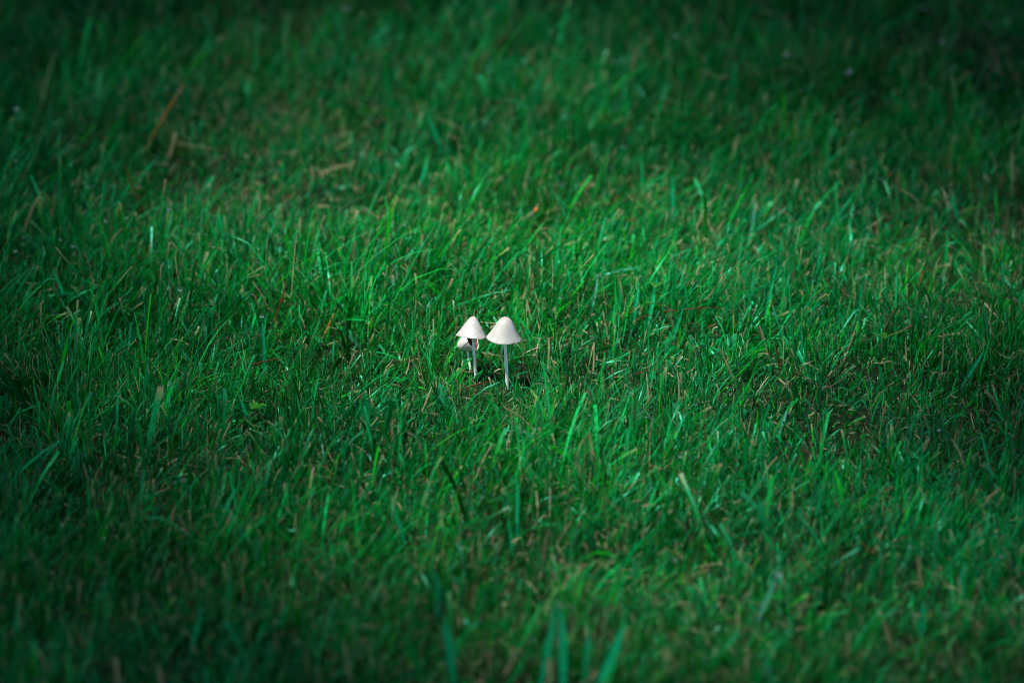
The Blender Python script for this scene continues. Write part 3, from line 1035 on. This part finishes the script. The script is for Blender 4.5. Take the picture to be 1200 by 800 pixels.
# the small orange bud behind the mushrooms
gO = on_ground(628, 268)
gO[2] = gz(gO[0], gO[1])
root = bpy.data.objects.new('orange_bud', None)
COL.objects.link(root)
root.empty_display_size = 0.01
root.location = gO
tag(root, 'tiny bright orange bud glowing in the dark grass above the right-hand mushroom', 'bud')
tO = at_depth(628, 246, gO[1]) - gO
V, F = tube_along([tO * t + np.array([0.001 * math.sin(t * 3), 0, 0]) for t in np.linspace(0, 1, 6)], 0.0006, 6, 0.7)
link('stalk', make_mesh('stalk', V, F, [M_GRASS], np.tile(CLS['dark'][0], (len(V), 1))), root)
M_BUD, _nt, _p, _o = new_mat('bud_orange')
_tc = _nt.nodes.new('ShaderNodeTexCoord')
_n = _nt.nodes.new('ShaderNodeTexNoise')
_n.inputs['Scale'].default_value = 900
_cr = _nt.nodes.new('ShaderNodeValToRGB')
_cr.color_ramp.elements[0].color = (0.75, 0.06, 0.01, 1)
_cr.color_ramp.elements[1].color = (0.9, 0.30, 0.01, 1)
_nt.links.new(_tc.outputs['Object'], _n.inputs['Vector'])
_nt.links.new(_n.outputs['Fac'], _cr.inputs['Fac'])
_nt.links.new(_cr.outputs['Color'], _p.inputs['Base Color'])
_p.inputs['Roughness'].default_value = 0.35
V, F = lathe([(0.0001, 0.0022), (0.0008, 0.0019), (0.0014, 0.0009), (0.0016, -0.0002), (0.0012, -0.0014), (0.0005, -0.002)], 14, 0.06, 4)
b_ = link('petals', make_mesh('petals', V, F, [M_BUD]), root)
b_.location = tO
b_.scale = (0.72, 0.72, 0.72)
CLEAR.append((gO[0], gO[1], 0.008, 0.12, 0.45))

# ------------------------------------------------------------------ the lawn itself
r1 = np.random.default_rng(101)
MAIN = (-0.47, 0.47, -0.67, 1.08)
fine = lawn_part(125000, MAIN, r1, 0.00080, 0.0208, 4, 2, 7, 0.009)
broad = lawn_part(19000, MAIN, r1, 0.0017, 0.0225, 5, 3, 5, 0.008, seed=1)
short = lawn_part(60000, MAIN, r1, 0.0010, 0.015, 4, 2, 9, 0.012, seed=2)
r2 = np.random.default_rng(102)
outer = lawn_part(80000, (-2.6, 2.6, -2.6, 3.4), r2, 0.0026, 0.036, 3, 2, 9, 0.02, hole=MAIN, seed=3)
long_ = lawn_part(13000, MAIN, r1, 0.0009, 0.034, 5, 2, 3, 0.012, seed=4)
wide = lawn_part(1300, MAIN, r1, 0.0027, 0.027, 5, 3, 3, 0.012, seed=5)
V, F, c = join([fine, broad, short, long_, wide, outer])
g_ = link('grass', make_mesh('grass', V, F, [M_GRASS], c))
tag(g_, 'dense short green lawn grass all around the mushrooms', 'grass', kind='stuff')
r3 = np.random.default_rng(103)
s1 = straw_part(56000, MAIN, r3, 0.00070, 0.018, 4, 2, 0.6)
s2 = straw_part(24000, (-2.6, 2.6, -2.6, 3.4), r3, 0.0022, 0.03, 3, 2, 0.3, hole=MAIN)
V, F, c = join([s1, s2])
d_ = link('dead_grass', make_mesh('dead_grass', V, F, [M_STRAW], c))
tag(d_, 'tan dead grass clippings scattered through the green lawn', 'dead grass', kind='stuff')

# fine dew caught on the leaves
r4 = np.random.default_rng(104)
C = np.concatenate([fine[3][:, [0, 1, 2, 2, 3, 4]], broad[3]])
k = r4.choice(len(C), 4600, replace=False)
row = r4.choice(6, len(k), p=[0, 0, .1, .2, .25, .45])
P = C[k, row] + np.array([0, -0.0003, 0.0002])
import bmesh
bm = bmesh.new()
bmesh.ops.create_icosphere(bm, subdivisions=2, radius=1.0)
LV = np.array([v.co[:] for v in bm.verts])
LF = np.array([[v.index for v in f.verts] for f in bm.faces])
bm.free()
rad = np.clip(r4.lognormal(math.log(0.00062), 0.42, len(k)), 0.0004, 0.0018)
V = (P[:, None] + LV[None] * rad[:, None, None]).reshape(-1, 3)
F = (LF[None] + (np.arange(len(k)) * len(LV))[:, None, None]).reshape(-1, 3)
dw = link('dew', make_mesh('dew', V, F, [M_WATER]))
tag(dw, 'fine dew drops sprinkled over the grass tips', 'dew', kind='stuff')


# ------------------------------------------------------------------ unseen pine, added to darken the lawn edges
def bark_material():
    m, nt, p, out = new_mat('bark')
    N, L = nt.nodes, nt.links
    tc = N.new('ShaderNodeTexCoord')
    nz = N.new('ShaderNodeTexNoise')
    nz.inputs['Scale'].default_value = 18
    nz.inputs['Detail'].default_value = 8
    L.new(tc.outputs['Object'], nz.inputs['Vector'])
    cr = N.new('ShaderNodeValToRGB')
    cr.color_ramp.elements[0].position = .35
    cr.color_ramp.elements[0].color = (0.03, 0.02, 0.014, 1)
    cr.color_ramp.elements[1].position = .7
    cr.color_ramp.elements[1].color = (0.14, 0.085, 0.055, 1)
    L.new(nz.outputs['Fac'], cr.inputs['Fac'])
    L.new(cr.outputs['Color'], p.inputs['Base Color'])
    p.inputs['Roughness'].default_value = .9
    b = N.new('ShaderNodeBump')
    b.inputs['Strength'].default_value = .8
    b.inputs['Distance'].default_value = .02
    L.new(nz.outputs['Fac'], b.inputs['Height'])
    L.new(b.outputs['Normal'], p.inputs['Normal'])
    return m


M_BARK = bark_material()
M_NEEDLE = blade_material('pine_needles', 0.5, 0.4, 0.1)


def bough_mesh(seed):
    """a flat spray: branch with side twigs, every twig thick with needles; about 0.5 m long along +X"""
    r = np.random.default_rng(seed)
    Vs, Fs, Cs, Ms = [], [], [], []
    off = 0
    twigs = [(np.array([0, 0, 0.]), np.array([0.5, 0, 0.03]), 0.006)]
    for k in range(12):
        t = 0.12 + 0.85 * k / 11
        s = 1 if k % 2 else -1
        b = np.array([0.5 * t, 0, 0.03 * t])
        twigs.append((b, b + np.array([0.13 + r.uniform(-.03, .03), s * (0.20 * (1.1 - 0.6 * t)), r.uniform(-.03, .03)]), 0.003))
    for a, b, rad_ in twigs:
        P = [a + (b - a) * t for t in np.linspace(0, 1, 4)]
        V, F = tube_along(P, rad_, 4, 0.3)
        Vs.append(V); Fs.append(F + off); Cs.append(np.tile((0.06, 0.035, 0.02), (len(V), 1))); Ms += [0] * len(F)
        off += len(V)
        L = np.linalg.norm(b - a)
        nn = int(L * 1300)
        t = r.random(nn) ** 0.8
        base = a + (b - a) * t[:, None]
        d = (b - a) / L + r.normal(0, 0.75, (nn, 3))
        d /= np.linalg.norm(d, axis=1)[:, None]
        ln = r.uniform(0.06, 0.10, nn)
        sd = np.cross(d, r.normal(0, 1, (nn, 3)))
        sd /= np.linalg.norm(sd, axis=1)[:, None]
        wd = 0.0022
        q = np.stack([base - sd * wd, base + sd * wd, base + d * ln[:, None] + sd * wd * .4, base + d * ln[:, None] - sd * wd * .4], 1)
        Vs.append(q.reshape(-1, 3))
        Fs.append(np.arange(nn * 4).reshape(-1, 4) + off)
        Cs.append(np.repeat(np.array([[0.012, 0.05, 0.022]]) * r.uniform(.6, 1.4, (nn, 1)), 4, 0))
        Ms += [1] * nn
        off += nn * 4
    return make_mesh('bough', np.concatenate(Vs), np.concatenate(Fs), [M_BARK, M_NEEDLE], np.concatenate(Cs), False, Ms)


BM = [bough_mesh(s) for s in (1, 2, 3)]
TREE = np.array([-2.1, 0.9, 0.0])
tree = bpy.data.objects.new('added_shade_pine', None)
COL.objects.link(tree)
tree.location = TREE
tag(tree, 'unseen pine added so that its low boughs shade the lawn edges', 'tree')
rt = np.random.default_rng(55)
TV, TF = [], []
off = 0


def add_tube(P, r0, taper, sides=8):
    global off
    V, F = tube_along(P, r0, sides, taper)
    TV.append(V); TF.append(F + off)
    off += len(V)


add_tube([np.array([0.03 * math.sin(z), 0.02 * math.cos(z * 1.3), z]) for z in np.linspace(-0.15, 6.5, 16)], 0.16, 0.12, 14)
GAP_C = (-0.03, 0.225)
GAP_A, GAP_B = 0.240, 0.77  # oval kept free of boughs, shaped to leave a lit middle and dark edges


def shadow_of(p):
    return p[0] - SUN_DIR[0] / SUN_DIR[2] * p[2], p[1] - SUN_DIR[1] / SUN_DIR[2] * p[2]


spots = []
for zl, reach, nb in ((1.75, 3.5, 21), (2.05, 3.4, 18), (2.5, 1.7, 9), (3.2, 1.5, 8), (4.0, 1.2, 7), (4.9, .9, 6), (5.7, .6, 5)):
    for k in range(nb):
        a = 2 * math.pi * (k + rt.uniform(-.2, .2)) / nb
        L = reach * rt.uniform(.85, 1.05)
        rise = rt.uniform(-.03, .06)
        d = np.array([math.cos(a), math.sin(a), rise])
        P = [np.array([0, 0, zl]) + d * L * t + np.array([0, 0, -0.10 * t * t]) for t in np.linspace(0.03, 1, 6)]
        add_tube(P, 0.022, 0.25, 6)
        s = 0.35
        while s < L:
            pos = np.array([0, 0, zl]) + d * s + np.array([0, 0, -0.10 * (s / L) ** 2])
            for sg in (-1, 1):
                spots.append((pos, a + sg * rt.uniform(.35, 1.0)))
            if s > 1.2:
                spots.append((pos, a + rt.uniform(-1.5, 1.5)))
            s += 0.19
trunk = link('trunk', make_mesh('trunk', np.concatenate(TV), np.concatenate(TF), [M_BARK]), tree)
nb_ = 0
for pos, a in spots:
    tipd = np.array([math.cos(a), math.sin(a), 0])
    bad = False
    for f in (0.0, 0.25, 0.5):
        sx, sy = shadow_of(pos + TREE + tipd * f)
        if ((sx - GAP_C[0]) / GAP_A) ** 2 + ((sy - GAP_C[1]) / GAP_B) ** 2 < 1:
            bad = True
    if bad:
        continue
    o = link('bough', BM[nb_ % 3], tree)
    o.location = pos
    o.rotation_euler = (rt.uniform(-.3, .3), rt.uniform(-.2, .25), a)
    nb_ += 1
print('boughs', nb_, 'things', len(ITEMS))
